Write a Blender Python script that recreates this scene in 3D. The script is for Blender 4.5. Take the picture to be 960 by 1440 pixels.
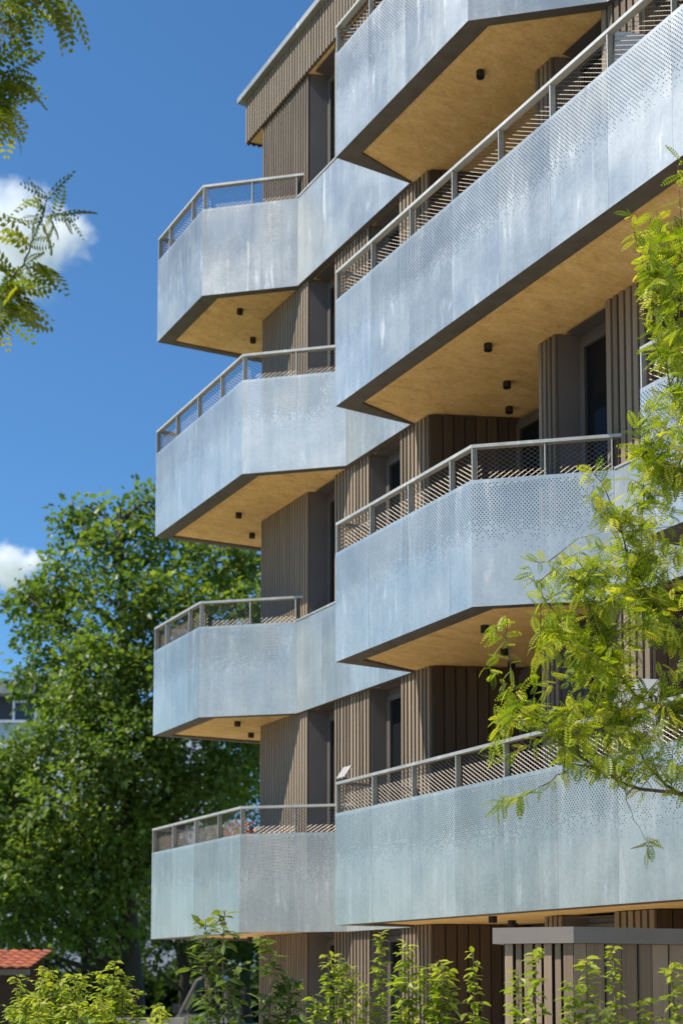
import bpy, math, random
import numpy as np
from mathutils import Vector, Matrix

for o in list(bpy.data.objects):
    bpy.data.objects.remove(o, do_unlink=True)
S = bpy.context.scene
COL = S.collection
R = math.radians
rng = np.random.default_rng(7)
random.seed(7)

# ------------------------------------------------------------------ camera
# x runs along the facade (towards the viewer's right), y goes into the building, z up, ground = 0
EYE = 1.70
YAW, TILT, FPX, CX, CY = R(30.182), R(4.257), 1943.1, 480.0, 1241.8
cd = bpy.data.cameras.new("camera")
cam = bpy.data.objects.new("camera", cd)
COL.objects.link(cam)
fh = Vector((-math.cos(YAW), math.sin(YAW), 0))
RIGHT = Vector((math.sin(YAW), math.cos(YAW), 0))
FWD = (fh * math.cos(TILT) + Vector((0, 0, 1)) * math.sin(TILT))
UP = RIGHT.cross(FWD)
m = Matrix((RIGHT, UP, -FWD)).transposed().to_4x4()
m.translation = Vector((0, 0, EYE))
cam.matrix_world = m
cd.sensor_fit = 'HORIZONTAL'
cd.sensor_width = 24.0
cd.lens = FPX / 960 * 24
cd.shift_y = (CY - 720) / 960
cd.clip_end = 9000
cd.dof.use_dof = True
cd.dof.focus_distance = 10.5
cd.dof.aperture_fstop = 2.1
S.camera = cam

# ------------------------------------------------------------------ light
TO_SUN = Vector((-0.28, -1.0, 1.40)).normalized()
SUN_EL = math.asin(TO_SUN.z)
w = bpy.data.worlds.new("World"); S.world = w; w.use_nodes = True
nt = w.node_tree; nt.nodes.clear()
sky = nt.nodes.new('ShaderNodeTexSky'); sky.sky_type = 'NISHITA'; sky.sun_disc = False
sky.sun_elevation = SUN_EL
sky.sun_rotation = math.atan2(TO_SUN.x, TO_SUN.y)
sky.altitude = 300; sky.air_density = 1.0; sky.dust_density = 0.3; sky.ozone_density = 2.2
bg = nt.nodes.new('ShaderNodeBackground'); bg.inputs['Strength'].default_value = 0.100
wo = nt.nodes.new('ShaderNodeOutputWorld')
tintn = nt.nodes.new('ShaderNodeMix'); tintn.data_type = 'RGBA'; tintn.blend_type = 'MULTIPLY'
tintn.inputs[0].default_value = 1.0; tintn.inputs[7].default_value = (0.62, 1.03, 1.30, 1)
nt.links.new(sky.outputs[0], tintn.inputs[6]); nt.links.new(tintn.outputs[2], bg.inputs[0]); nt.links.new(bg.outputs[0], wo.inputs[0])
sl = bpy.data.lights.new("sun", 'SUN'); sl.energy = 5.0; sl.angle = R(0.53); sl.color = (1.0, 0.93, 0.83)
so = bpy.data.objects.new("sun", sl); COL.objects.link(so)
so.rotation_euler = (-TO_SUN).to_track_quat('-Z', 'Y').to_euler()
so.location = (-5, -20, 40)
S.view_settings.view_transform = 'Standard'; S.view_settings.look = 'None'
S.view_settings.exposure = 0.35; S.view_settings.gamma = 1.0
S.cycles.volume_bounces = 24
S.cycles.max_bounces = 24
S.cycles.diffuse_bounces = 5
S.cycles.glossy_bounces = 5
S.cycles.transparent_max_bounces = 24
S.cycles.volume_step_rate = 1.0

def ray(x, y):
    d = RIGHT * ((x - CX) / FPX) + UP * ((CY - y) / FPX) + FWD
    return d
def at(x, y, depth):
    """world point seen at photo pixel x, y at a given distance along the view axis"""
    return Vector((0, 0, EYE)) + ray(x, y) * depth

# ------------------------------------------------------------------ mesh helpers
class MB:
    def __init__(self):
        self.v = []; self.f = []; self.uv = {}; self.uv2 = {}
    def quad_uv(self, fi, uv): self.uv[fi] = uv
    def box(self, x0, x1, y0, y1, z0, z1):
        self.prism([(x0, y0), (x1, y0), (x1, y1), (x0, y1)], z0, z1)
        return self
    def prism(self, poly, z0, z1):
        a = sum(poly[i][0] * poly[(i + 1) % len(poly)][1] - poly[(i + 1) % len(poly)][0] * poly[i][1] for i in range(len(poly)))
        if a < 0: poly = poly[::-1]
        n = len(poly); b = len(self.v)
        self.v += [(p[0], p[1], z0) for p in poly] + [(p[0], p[1], z1) for p in poly]
        self.f.append(tuple(b + i for i in range(n))[::-1]); self.f.append(tuple(b + n + i for i in range(n)))
        for i in range(n):
            j = (i + 1) % n
            self.f.append((b + i, b + j, b + n + j, b + n + i))
        return self
    def seg(self, p, q, t0, t1, z0, z1):
        """upright slab along p-q in plan, between offsets t0 and t1 to the left of p->q"""
        d = Vector((q[0] - p[0], q[1] - p[1])); d.normalize(); n = Vector((-d.y, d.x))
        P, Q = Vector(p[:2]), Vector(q[:2])
        self.prism([tuple(P + n * t0), tuple(Q + n * t0), tuple(Q + n * t1), tuple(P + n * t1)], z0, z1)
        return self
    def tube(self, pts, rad, n=6, cap=True):
        pts = [Vector(p) for p in pts]
        if not hasattr(rad, '__len__'): rad = [rad] * len(pts)
        b = len(self.v); up = Vector((0.13, 0.21, 1)).normalized()
        for i, p in enumerate(pts):
            t = (pts[min(i + 1, len(pts) - 1)] - pts[max(i - 1, 0)])
            if t.length < 1e-9: t = Vector((0, 0, 1))
            t.normalize()
            a = t.cross(up)
            if a.length < .05: a = t.cross(Vector((1, 0, 0)))
            a.normalize(); c = t.cross(a)
            for k in range(n):
                an = 2 * math.pi * k / n
                self.v.append(tuple(p + (a * math.cos(an) + c * math.sin(an)) * rad[i]))
        for i in range(len(pts) - 1):
            for k in range(n):
                k2 = (k + 1) % n
                self.f.append((b + i * n + k, b + i * n + k2, b + (i + 1) * n + k2, b + (i + 1) * n + k))
        if cap:
            self.f.append(tuple(b + k for k in range(n))[::-1])
            self.f.append(tuple(b + (len(pts) - 1) * n + k for k in range(n)))
        return self
    def mesh(self, name, mat, smooth=False):
        me = bpy.data.meshes.new(name)
        me.from_pydata(self.v, [], self.f)
        if mat: me.materials.append(mat)
        if smooth: me.shade_smooth()
        return me
    def build(self, name, mat, parent=None, smooth=False):
        return link(name, self.mesh(name, mat, smooth), parent)

def origin(o):
    p = Vector(o.location)
    while o.parent:
        o = o.parent
        if o.get('_o'): p = p + Vector(o.location)
        break
    return p
def link(name, me, parent=None, loc=None, rz=0.0, sc=None):
    o = bpy.data.objects.new(name, me); COL.objects.link(o)
    if loc is not None: o.location = loc
    if rz: o.rotation_euler = (0, 0, rz)
    if sc: o.scale = sc
    if parent:
        o.parent = parent
        if parent.type == 'EMPTY':
            o.matrix_parent_inverse = Matrix.Translation(-Vector(parent.location))
        elif parent.location.length > 0 or parent.rotation_euler.z:
            raise ValueError("parent mesh must sit at the origin: " + parent.name)
    return o
def tag(o, label=None, cat=None, group=None, kind=None):
    if label: o['label'] = label
    if cat: o['category'] = cat
    if group: o['group'] = group
    if kind: o['kind'] = kind
    return o
def thing(name, label, cat, loc, group=None):
    o = bpy.data.objects.new(name, None); COL.objects.link(o); o.location = loc
    o.empty_display_size = .2
    return tag(o, label, cat, group)

# ------------------------------------------------------------------ materials
def mat(name):
    m = bpy.data.materials.new(name); m.use_nodes = True
    n = m.node_tree; n.nodes.clear()
    out = n.nodes.new('ShaderNodeOutputMaterial')
    return m, n, out
def N(n, t, **k):
    x = n.nodes.new(t)
    for a, b in k.items():
        if a.startswith('i_'): x.inputs[int(a[2:]) if a[2:].isdigit() else a[2:].replace('_', ' ')].default_value = b
        else: setattr(x, a, b)
    return x
def L(n, a, b): n.links.new(a, b)
def math_(n, op, a, b=None, c=None, clamp=False):
    x = N(n, 'ShaderNodeMath', operation=op, use_clamp=clamp)
    for i, q in enumerate((a, b, c)):
        if q is None: continue
        if isinstance(q, (int, float)): x.inputs[i].default_value = q
        else: L(n, q, x.inputs[i])
    return x.outputs[0]
def sstep(n, v, lo, hi):
    x = N(n, 'ShaderNodeMapRange', interpolation_type='SMOOTHSTEP')
    L(n, v, x.inputs[0]); x.inputs[1].default_value = lo; x.inputs[2].default_value = hi
    return x.outputs[0]
def noise(n, vec, scale, detail=4, rough=.55, dist=0.0):
    x = N(n, 'ShaderNodeTexNoise'); x.inputs['Scale'].default_value = scale
    x.inputs['Detail'].default_value = detail; x.inputs['Roughness'].default_value = rough
    x.inputs['Distortion'].default_value = dist
    if vec is not None: L(n, vec, x.inputs['Vector'])
    return x.outputs['Fac']
def mapping(n, vec, scale=(1, 1, 1), rot=(0, 0, 0)):
    x = N(n, 'ShaderNodeMapping'); L(n, vec, x.inputs['Vector'])
    x.inputs['Scale'].default_value = scale; x.inputs['Rotation'].default_value = rot
    return x.outputs[0]
def ramp(n, v, stops):
    x = N(n, 'ShaderNodeValToRGB'); L(n, v, x.inputs[0])
    e = x.color_ramp.elements
    while len(e) < len(stops): e.new(.5)
    for i, (p, c) in enumerate(stops):
        e[i].position = p; e[i].color = (*c, 1) if len(c) == 3 else c
    return x.outputs[0]
def mixc(n, f, a, b, mode='MIX'):
    x = N(n, 'ShaderNodeMix', data_type='RGBA', blend_type=mode)
    for s, q in ((0, f), (6, a), (7, b)):
        if isinstance(q, (int, float)): x.inputs[s].default_value = q
        elif isinstance(q, tuple): x.inputs[s].default_value = (*q, 1)
        else: L(n, q, x.inputs[s])
    return x.outputs[2]

def galvanised(name, perforated=False, base=.60, rough=.42, metal=.85):
    m, n, out = mat(name)
    p = N(n, 'ShaderNodeBsdfPrincipled'); p.inputs['Metallic'].default_value = metal
    geo = N(n, 'ShaderNodeNewGeometry'); oi = N(n, 'ShaderNodeObjectInfo')
    off = N(n, 'ShaderNodeVectorMath', operation='ADD'); L(n, geo.outputs['Position'], off.inputs[0])
    cmb = N(n, 'ShaderNodeCombineXYZ')
    r40 = math_(n, 'MULTIPLY', oi.outputs['Random'], 40.0)
    for i in range(3): L(n, r40, cmb.inputs[i])
    L(n, cmb.outputs[0], off.inputs[1])
    pos = off.outputs[0]
    cloud = noise(n, pos, 1.6, 5, .6)
    streak = noise(n, mapping(n, pos, (9, 9, .55)), 1.0, 5, .65, .4)
    swirl = noise(n, mapping(n, pos, (4.5, 4.5, .9), (0.45, 0.35, .3)), 1.3, 7, .66, 1.6)
    spang = N(n, 'ShaderNodeTexVoronoi'); spang.inputs['Scale'].default_value = 42; L(n, pos, spang.inputs['Vector'])
    sp = N(n, 'ShaderNodeSeparateColor'); L(n, spang.outputs['Color'], sp.inputs[0])
    t = math_(n, 'ADD', math_(n, 'MULTIPLY', cloud, .40), math_(n, 'MULTIPLY', streak, .38))
    t = math_(n, 'ADD', t, math_(n, 'MULTIPLY', math_(n, 'SUBTRACT', sp.outputs[0], .5), .10))
    t = math_(n, 'ADD', t, math_(n, 'MULTIPLY', math_(n, 'SUBTRACT', oi.outputs['Random'], .5), .28))
    c = ramp(n, t, [(.2, (base * .78, base * .765, base * .68)), (.45, (base * 1.04, base * 1.02, base * .91)), (.72, (base * 1.27, base * 1.25, base * 1.14))])
    # white rust and run marks
    wr = sstep(n, math_(n, 'ADD', math_(n, 'MULTIPLY', swirl, .7), math_(n, 'MULTIPLY', streak, .35)), .56, .72)
    c = mixc(n, math_(n, 'MULTIPLY', wr, .27), c, (.90, .91, .90))
    L(n, c, p.inputs['Base Color'])
    rg = math_(n, 'ADD', math_(n, 'MULTIPLY', cloud, .22), rough - .10)
    rg = math_(n, 'ADD', rg, math_(n, 'MULTIPLY', wr, .12))
    L(n, rg, p.inputs['Roughness'])
    b1 = N(n, 'ShaderNodeBump'); b1.inputs['Strength'].default_value = .35; b1.inputs['Distance'].default_value = .02
    L(n, noise(n, mapping(n, pos, (1.2, 1.2, .8)), 1.1, 2, .5), b1.inputs['Height'])
    b2 = N(n, 'ShaderNodeBump'); b2.inputs['Strength'].default_value = .06; b2.inputs['Distance'].default_value = .004
    L(n, sp.outputs[1], b2.inputs['Height']); L(n, b1.outputs[0], b2.inputs['Normal'])
    L(n, b2.outputs[0], p.inputs['Normal'])
    if not perforated:
        L(n, p.outputs[0], out.inputs[0]); return m
    # punched holes: staggered rows that thin out downwards (and along 'fade')
    uv = N(n, 'ShaderNodeUVMap', uv_map='sheet'); fd = N(n, 'ShaderNodeUVMap', uv_map='fade')
    s = N(n, 'ShaderNodeSeparateXYZ'); L(n, uv.outputs[0], s.inputs[0])
    f = N(n, 'ShaderNodeSeparateXYZ'); L(n, fd.outputs[0], f.inputs[0])
    PX, PY = .036, .0205
    vy = math_(n, 'DIVIDE', s.outputs[1], PY); row = math_(n, 'FLOOR', vy)
    par = math_(n, 'FLOORED_MODULO', row, 2.0)
    ux = math_(n, 'ADD', math_(n, 'DIVIDE', s.outputs[0], PX), math_(n, 'MULTIPLY', par, .5))
    col = math_(n, 'FLOOR', ux)
    dx = math_(n, 'MULTIPLY', math_(n, 'SUBTRACT', math_(n, 'FRACT', ux), .5), PX)
    dy = math_(n, 'MULTIPLY', math_(n, 'SUBTRACT', math_(n, 'FRACT', vy), .5), PY)
    d2 = math_(n, 'ADD', math_(n, 'MULTIPLY', dx, dx), math_(n, 'MULTIPLY', dy, dy))
    cell = N(n, 'ShaderNodeCombineXYZ'); L(n, col, cell.inputs[0]); L(n, row, cell.inputs[1])
    wn = N(n, 'ShaderNodeTexWhiteNoise', noise_dimensions='3D'); L(n, cell.outputs[0], wn.inputs['Vector'])
    cov = sstep(n, s.outputs[1], .48, .93)
    cov = math_(n, 'MULTIPLY', cov, sstep(n, f.outputs[0], .02, .30))
    cov = math_(n, 'MULTIPLY', cov, 1.02)
    rr = math_(n, 'MULTIPLY_ADD', cov, .0030, .0039)
    inside = math_(n, 'LESS_THAN', d2, math_(n, 'MULTIPLY', rr, rr))
    hole = math_(n, 'MULTIPLY', inside, math_(n, 'LESS_THAN', wn.outputs['Value'], cov))
    hole = math_(n, 'MULTIPLY', hole, math_(n, 'LESS_THAN', s.outputs[1], 1.225))
    tr = N(n, 'ShaderNodeBsdfTransparent'); mx = N(n, 'ShaderNodeMixShader')
    L(n, hole, mx.inputs[0]); L(n, p.outputs[0], mx.inputs[1]); L(n, tr.outputs[0], mx.inputs[2])
    L(n, mx.outputs[0], out.inputs[0])
    return m

def wood(name, a, b, grain=(30, 30, 1.2), rough=.75):
    m, n, out = mat(name)
    p = N(n, 'ShaderNodeBsdfPrincipled'); p.inputs['Roughness'].default_value = rough
    p.inputs['Specular IOR Level'].default_value = .3
    geo = N(n, 'ShaderNodeNewGeometry'); oi = N(n, 'ShaderNodeObjectInfo')
    g = noise(n, mapping(n, geo.outputs['Position'], grain), 1.0, 5, .6)
    big = noise(n, mapping(n, geo.outputs['Position'], (14, 14, .4)), 1.0, 2)
    t = math_(n, 'ADD', math_(n, 'MULTIPLY', g, .55), math_(n, 'MULTIPLY', big, .35))
    t = math_(n, 'ADD', t, math_(n, 'MULTIPLY', math_(n, 'SUBTRACT', oi.outputs['Random'], .5), .42))
    L(n, ramp(n, t, [(.22, a), (.7, b)]), p.inputs['Base Color'])
    bp = N(n, 'ShaderNodeBump'); bp.inputs['Strength'].default_value = .3; bp.inputs['Distance'].default_value = .004
    L(n, g, bp.inputs['Height']); L(n, bp.outputs[0], p.inputs['Normal'])
    L(n, p.outputs[0], out.inputs[0]); return m

def plain(name, c, rough=.6, metallic=0.0, var=.12, scale=6.0, spec=.5):
    m, n, out = mat(name)
    p = N(n, 'ShaderNodeBsdfPrincipled'); p.inputs['Roughness'].default_value = rough
    p.inputs['Metallic'].default_value = metallic; p.inputs['Specular IOR Level'].default_value = spec
    geo = N(n, 'ShaderNodeNewGeometry')
    g = noise(n, geo.outputs['Position'], scale, 5, .6)
    lo = tuple(x * (1 - var) for x in c); hi = tuple(min(1, x * (1 + var)) for x in c)
    L(n, ramp(n, g, [(.3, lo), (.7, hi)]), p.inputs['Base Color'])
    L(n, p.outputs[0], out.inputs[0]); return m

def soffit_mat():
    m, n, out = mat("soffit_board")
    p = N(n, 'ShaderNodeBsdfPrincipled'); p.inputs['Roughness'].default_value = .7
    p.inputs['Specular IOR Level'].default_value = .25
    geo = N(n, 'ShaderNodeNewGeometry'); pos = geo.outputs['Position']
    fine = noise(n, mapping(n, pos, (46, 20, 46)), 1.0, 6, .78)
    blot = noise(n, mapping(n, pos, (7, 3, 5)), 1.0, 5, .65, .6)
    br = N(n, 'ShaderNodeTexBrick'); L(n, pos, br.inputs['Vector']); br.inputs['Scale'].default_value = 1.0
    br.inputs['Brick Width'].default_value = 2.4; br.inputs['Row Height'].default_value = .62; br.inputs['Mortar Size'].default_value = .003
    br.inputs['Color1'].default_value = (.42, .42, .42, 1); br.inputs['Color2'].default_value = (.58, .58, .58, 1); br.inputs['Mortar'].default_value = (.36, .36, .36, 1)
    sb = N(n, 'ShaderNodeSeparateColor'); L(n, br.outputs['Color'], sb.inputs[0])
    t = math_(n, 'ADD', math_(n, 'MULTIPLY', fine, .55), math_(n, 'MULTIPLY', blot, .45))
    t = math_(n, 'ADD', t, math_(n, 'MULTIPLY', math_(n, 'SUBTRACT', sb.outputs[0], .5), .55))
    L(n, ramp(n, t, [(.32, (.48, .28, .09)), (.45, (.78, .49, .18)), (.56, (.90, .59, .235)), (.68, (.99, .78, .44))]), p.inputs['Base Color'])
    bp = N(n, 'ShaderNodeBump'); bp.inputs['Strength'].default_value = .25; bp.inputs['Distance'].default_value = .003
    L(n, fine, bp.inputs['Height']); L(n, bp.outputs[0], p.inputs['Normal'])
    L(n, p.outputs[0], out.inputs[0]); return m

def glass_mat(name, c=(.012, .014, .016)):
    m, n, out = mat(name)
    p = N(n, 'ShaderNodeBsdfPrincipled'); p.inputs['Roughness'].default_value = .03
    p.inputs['Base Color'].default_value = (*c, 1); p.inputs['IOR'].default_value = 1.4; p.inputs['Specular IOR Level'].default_value = .10
    L(n, p.outputs[0], out.inputs[0]); return m

def leaf_mat(name, dark, light, young, trans=.45):
    m, n, out = mat(name)
    at_ = N(n, 'ShaderNodeAttribute', attribute_name='tint')
    sp = N(n, 'ShaderNodeSeparateColor'); L(n, at_.outputs['Color'], sp.inputs[0])
    c = mixc(n, sp.outputs[0], dark, light)
    c = mixc(n, sp.outputs[1], c, young)
    d = N(n, 'ShaderNodeBsdfPrincipled'); L(n, c, d.inputs['Base Color'])
    d.inputs['Roughness'].default_value = .42; d.inputs['Specular IOR Level'].default_value = .45
    t = N(n, 'ShaderNodeBsdfTranslucent')
    tc = mixc(n, 1.0, c, (1.25, 1.3, .45), 'MULTIPLY'); L(n, tc, t.inputs[0])
    mx = N(n, 'ShaderNodeMixShader'); mx.inputs[0].default_value = trans
    L(n, d.outputs[0], mx.inputs[1]); L(n, t.outputs[0], mx.inputs[2])
    L(n, mx.outputs[0], out.inputs[0]); return m

M = dict(
    sheet=galvanised("galvanised_sheet_perforated", True),
    zinc=galvanised("galvanised_sheet"),
    steel=galvanised("galvanised_steel", base=.50, rough=.5, metal=.45),
    strand=plain("galvanised_strand", (.235, .205, .17), .5, .5, .1),
    beam=plain("edge_beam_shaded", (.135, .118, .095), .6, .2, .2),  # steel underside; its shade and the ochre bounce are mixed into this brown
    soffit=soffit_mat(),
    batten=wood("weathered_batten", (.138, .106, .075), (.30, .236, .168)),
    board=wood("weathered_board", (.215, .155, .100), (.40, .295, .20)),
    shade_brown=wood("shaded_brown_board", (.055, .036, .022), (.10, .068, .042)),  # brown loggia boards, the recess's deep shade darkened into their colour
    backing=plain("cladding_backing", (.03, .024, .02), .8),
    reveal=plain("reveal_panel", (.105, .090, .080), .6, .0, .1, 3),
    frame=plain("window_frame", (.13, .115, .10), .45, .3, .06),
    pane=glass_mat("dark_glass"),
    black=plain("black_paint", (.012, .012, .012), .5),
    core=plain("core_render", (.25, .22, .19), .8),
    cap=galvanised("roof_edge_zinc", base=.40, rough=.5),
    greycap=plain("grey_cap_paint", (.225, .198, .17), .5, .0, .06),
    deck=plain("balcony_deck", (.13, .115, .10), .8),
    concrete=plain("concrete", (.27, .255, .235), .85, 0, .15, 3),
)

# ------------------------------------------------------------------ the setting
def ground_mat():
    m, n, out = mat("ground_gravel_and_grass")
    p = N(n, 'ShaderNodeBsdfPrincipled'); p.inputs['Roughness'].default_value = .95
    geo = N(n, 'ShaderNodeNewGeometry'); pos = geo.outputs['Position']
    g = noise(n, pos, 30, 6, .7); b = noise(n, pos, .25, 4, .6)
    stone = ramp(n, g, [(.3, (.37, .325, .25)), (.7, (.55, .49, .40))])
    grass = ramp(n, g, [(.3, (.05, .085, .02)), (.7, (.10, .15, .04))])
    sx = N(n, 'ShaderNodeSeparateXYZ'); L(n, pos, sx.inputs[0])
    far = sstep(n, math_(n, 'ADD', math_(n, 'MULTIPLY', b, 6.0), sx.outputs[0]), -25.0, -19.0)
    c = mixc(n, far, grass, stone)
    L(n, c, p.inputs['Base Color']); L(n, p.outputs[0], out.inputs[0]); return m
g = MB(); g.v = [(-3000, -3000, 0), (3000, -3000, 0), (3000, 3000, 0), (-3000, 3000, 0)]; g.f = [(0, 1, 2, 3)]
tag(g.build("ground", ground_mat()), kind='structure')

# ------------------------------------------------------------------ the apartment building
ZB1, PAR, RAIL = .674 + EYE, 1.264, 1.622
zb = lambda k: ZB1 + 3.0 * (k - 1)
FRONT, FACE3, WALLY = 7.733, 8.76, 8.83
SL = .40                                     # slab build-up above the soffit line
B = thing("apartment_building", "apartment building with stacked galvanised metal balconies and brown timber cladding", "building", (-10.5, 9.9, 0))

core = MB().box(-17.30, -2.0, 9.90, 19.0, 0.0, 14.85)
core.build("core_wall", M['core'], B)

# --- walls: plan polygons between window recesses; (x0, x1, y, splay to (x2, y2))
WALLS = [
    dict(x0=-17.48, x1=-16.07, y=8.85, sx=-15.96, sy=9.11, pitch=.0745, single=False),
    dict(x0=-15.39, x1=-14.50, y=8.87, sx=-14.425, sy=9.09, pitch=.081, single=True),
    dict(x0=-13.76, x1=-13.12, y=8.85, sx=-12.69, sy=9.81, pitch=.078, single=True, side=True),
    dict(x0=-11.08, x1=-10.79, y=8.85, sx=-10.68, sy=9.09, pitch=.078, single=True),
    dict(x0=-10.03, x1=-9.46, y=8.85, sx=-9.05, sy=9.81, pitch=.098, single=True, side=True),
    dict(x0=-8.10, x1=-7.50, y=8.85, sx=-7.38, sy=9.14, pitch=.098, single=True),
    dict(x0=-6.30, x1=-2.00, y=8.85, sx=-1.9, sy=9.14, pitch=.098, single=False),
]
WINDOWS = [(-15.96, -15.39, 9.11), (-14.425, -13.76, 9.09), (-12.69, -11.08, 9.81), (-10.68, -10.03, 9.09), (-9.05, -8.10, 9.81), (-7.38, -6.30, 9.14)]
bw, bd = .046, .032
unit_batten = MB().box(-bw / 2, bw / 2, -bd, 0, 0, 1).mesh("batten", M['batten'])
unit_batten_wide = MB().box(-.031, .031, -bd, 0, 0, 1).mesh("batten_wide", M['batten'])
unit_board = MB().box(-.058, .058, -.024, 0, 0, 1).mesh("board", M['shade_brown'])
ZTOP = 12.64 + EYE
for k in range(0, 5):
    z0 = 0.0 if k == 0 else zb(k) + SL + .002
    z1 = (zb(k + 1) if k < 4 else ZTOP) + .022
    for W in WALLS:
        poly = [(W['x0'], W['y']), (W['x1'], W['y']), (W['sx'], W['sy']), (W['sx'], 9.898), (W['x0'], 9.898)]
        wl = MB().prism(poly, z0, z1).build("wall", M['reveal'], B)
        n_ = max(2, round((W['x1'] - W['x0']) / W['pitch']))
        step = (W['x1'] - W['x0']) / n_
        um = unit_batten if W['pitch'] < .09 else unit_batten_wide
        bk = MB().box(W['x0'] + .002, W['x1'] - .004, W['y'] - .003, W['y'] + .01, z0 + .001, z1 - .001)
        bk.build("cladding_backing", M['backing'], wl)
        xs = [W['x0'] + step * (i + .5) for i in range(n_)]
        if W['single'] and k >= 1:
            for x in xs:
                link("batten", um, wl, (x, W['y'] - .002, z0 + .003), 0, (1, 1, z1 - z0 - .006))
        else:
            mb = MB(); h = bw / 2 if W['pitch'] < .09 else .031
            for x in xs: mb.box(x - h, x + h, W['y'] - .002 - bd, W['y'] - .002, z0 + .003, z1 - .003)
            tag(mb.build("batten", M['batten'], wl), kind='stuff')
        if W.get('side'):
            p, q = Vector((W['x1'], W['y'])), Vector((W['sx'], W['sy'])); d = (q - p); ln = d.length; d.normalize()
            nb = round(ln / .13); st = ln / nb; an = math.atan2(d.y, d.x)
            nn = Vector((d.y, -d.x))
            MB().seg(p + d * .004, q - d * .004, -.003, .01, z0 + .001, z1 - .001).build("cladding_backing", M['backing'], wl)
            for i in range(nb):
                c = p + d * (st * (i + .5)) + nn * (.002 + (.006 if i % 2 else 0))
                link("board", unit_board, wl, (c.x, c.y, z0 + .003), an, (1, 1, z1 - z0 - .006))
    for (x0, x1, y) in WINDOWS:
        f = MB(); fw = .075; zz0, zz1 = z0, z1 - .09
        f.box(x0, x0 + fw, y - .05, y + .03, zz0, zz1); f.box(x1 - fw, x1, y - .05, y + .03, zz0, zz1)
        f.box(x0 + fw, x1 - fw, y - .05, y + .03, zz1 - fw, zz1); f.box(x0 + fw, x1 - fw, y - .05, y + .03, zz0, zz0 + fw)
        fr = f.build("window", M['frame'], B)
        MB().box(x0 + fw - .005, x1 - fw + .005, y - .012, y + .002, zz0 + fw - .005, zz1 - fw + .005).build("pane", M['pane'], fr)
        MB().box(x0 + .002, x1 - .002, y - .03, y + .06, zz1 + .002, z1 - .03).build("lintel", M['reveal'], fr)
        if y < 9.5: MB().box(x0 + .001, x1 - .001, 8.87, y + .05, z1 - .028, z1 + (.0005 if k == 4 else -.004 - .02)).build("recess_ceiling", M['reveal'], fr)

# --- roof edge
FX = -17.95
rf = MB().prism([(FX + .03, FACE3 + .03), (-2, FACE3 + .03), (-2, 19.2), (FX + .35, 19.2), (FX + .03 + .30, 10.2)], ZTOP + .03, ZTOP + .66).build("roof", M['backing'], B)
sf = MB().prism([(FX + .05, FACE3 + .05), (-2, FACE3 + .05), (-2, 9.9), (FX + .29, 9.9)], ZTOP + .024, ZTOP + .0295)
sf.build("roof_soffit", M['soffit'], rf)
fb = MB()
x = FX + .05
while x < -2.1:
    fb.box(x - .024, x + .024, FACE3 - .002, FACE3 + .029, ZTOP, ZTOP + .66); x += .0785
tag(fb.build("fascia_batten", M['batten'], rf), kind='stuff')
fb = MB()
for i in range(18):
    y = FACE3 + .05 + i * .08; xx = FX + .03 + .30 * (y - FACE3 - .03) / (10.2 - FACE3 - .03)
    fb.box(xx - .032, xx - .001, y - .024, y + .024, ZTOP, ZTOP + .66)
tag(fb.build("fascia_batten", M['batten'], rf), kind='stuff')
fbk = MB().box(FX + .045, -2.0, FACE3 + .0305, FACE3 + .045, ZTOP + .004, ZTOP + .029)
fbk.prism([(FX + .030, FACE3 + .0305), (FX + .0445, FACE3 + .0305), (FX + .0445 + .29, 10.2), (FX + .030 + .29, 10.2)], ZTOP + .004, ZTOP + .029)
fbk.build("fascia_backing", M['backing'], rf)
MB().prism([(FX - .09, FACE3 - .09), (-2, FACE3 - .09), (-2, 19.3), (FX + .25, 19.3)], ZTOP + .662, ZTOP + .745).build("roof_edge_trim", M['cap'], rf)

# --- balconies
def expanded_mesh(mb, p, q, z0, z1, off):
    """diamond lattice of tilted flat strands between plan points p, q"""
    P, Q = Vector((p[0], p[1], 0)), Vector((q[0], q[1], 0)); d = Q - P; ln = d.length; d.normalize()
    nrm = Vector((-d.y, d.x, 0)); P = P + nrm * off
    cw, ch = .070, .044
    nc = max(1, int(round(ln / cw))); cw = ln / nc
    nr = max(1, int(round((z1 - z0) / ch))); ch = (z1 - z0) / nr
    for r in range(nr):
        for c in range(nc):
            for s in (0, 1):
                a = P + d * (cw * c) + Vector((0, 0, z0 + ch * (r + .5)))
                for (u0, w0, u1, w1) in (((0, 0, .5, .5), (.5, .5, 1, 0)) if s else ((0, 0, .5, -.5), (.5, -.5, 1, 0))):
                    A = a + d * (cw * u0) + Vector((0, 0, ch * w0)); E = a + d * (cw * u1) + Vector((0, 0, ch * w1))
                    t1 = nrm * .0018 + Vector((0, 0, .0036)); t2 = nrm * .0014 - Vector((0, 0, .0012))
                    b = len(mb.v)
                    mb.v += [tuple(A - t1), tuple(A + t1), tuple(A + t2 * 1.0), tuple(E - t1), tuple(E + t1), tuple(E + t2)]
                    mb.f += [(b, b + 1, b + 4, b + 3), (b + 1, b + 2, b + 5, b + 4), (b + 2, b, b + 3, b + 5)]

post_unit = MB().box(-.006, .006, 0, .060, 0, 1).mesh("post", M['steel'])
lamp_unit = MB().tube([(0, 0, 0), (0, 0, -.012), (0, 0, -.068)], [.045, .045, .045], 14).mesh("downlight", M['black'])

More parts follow.
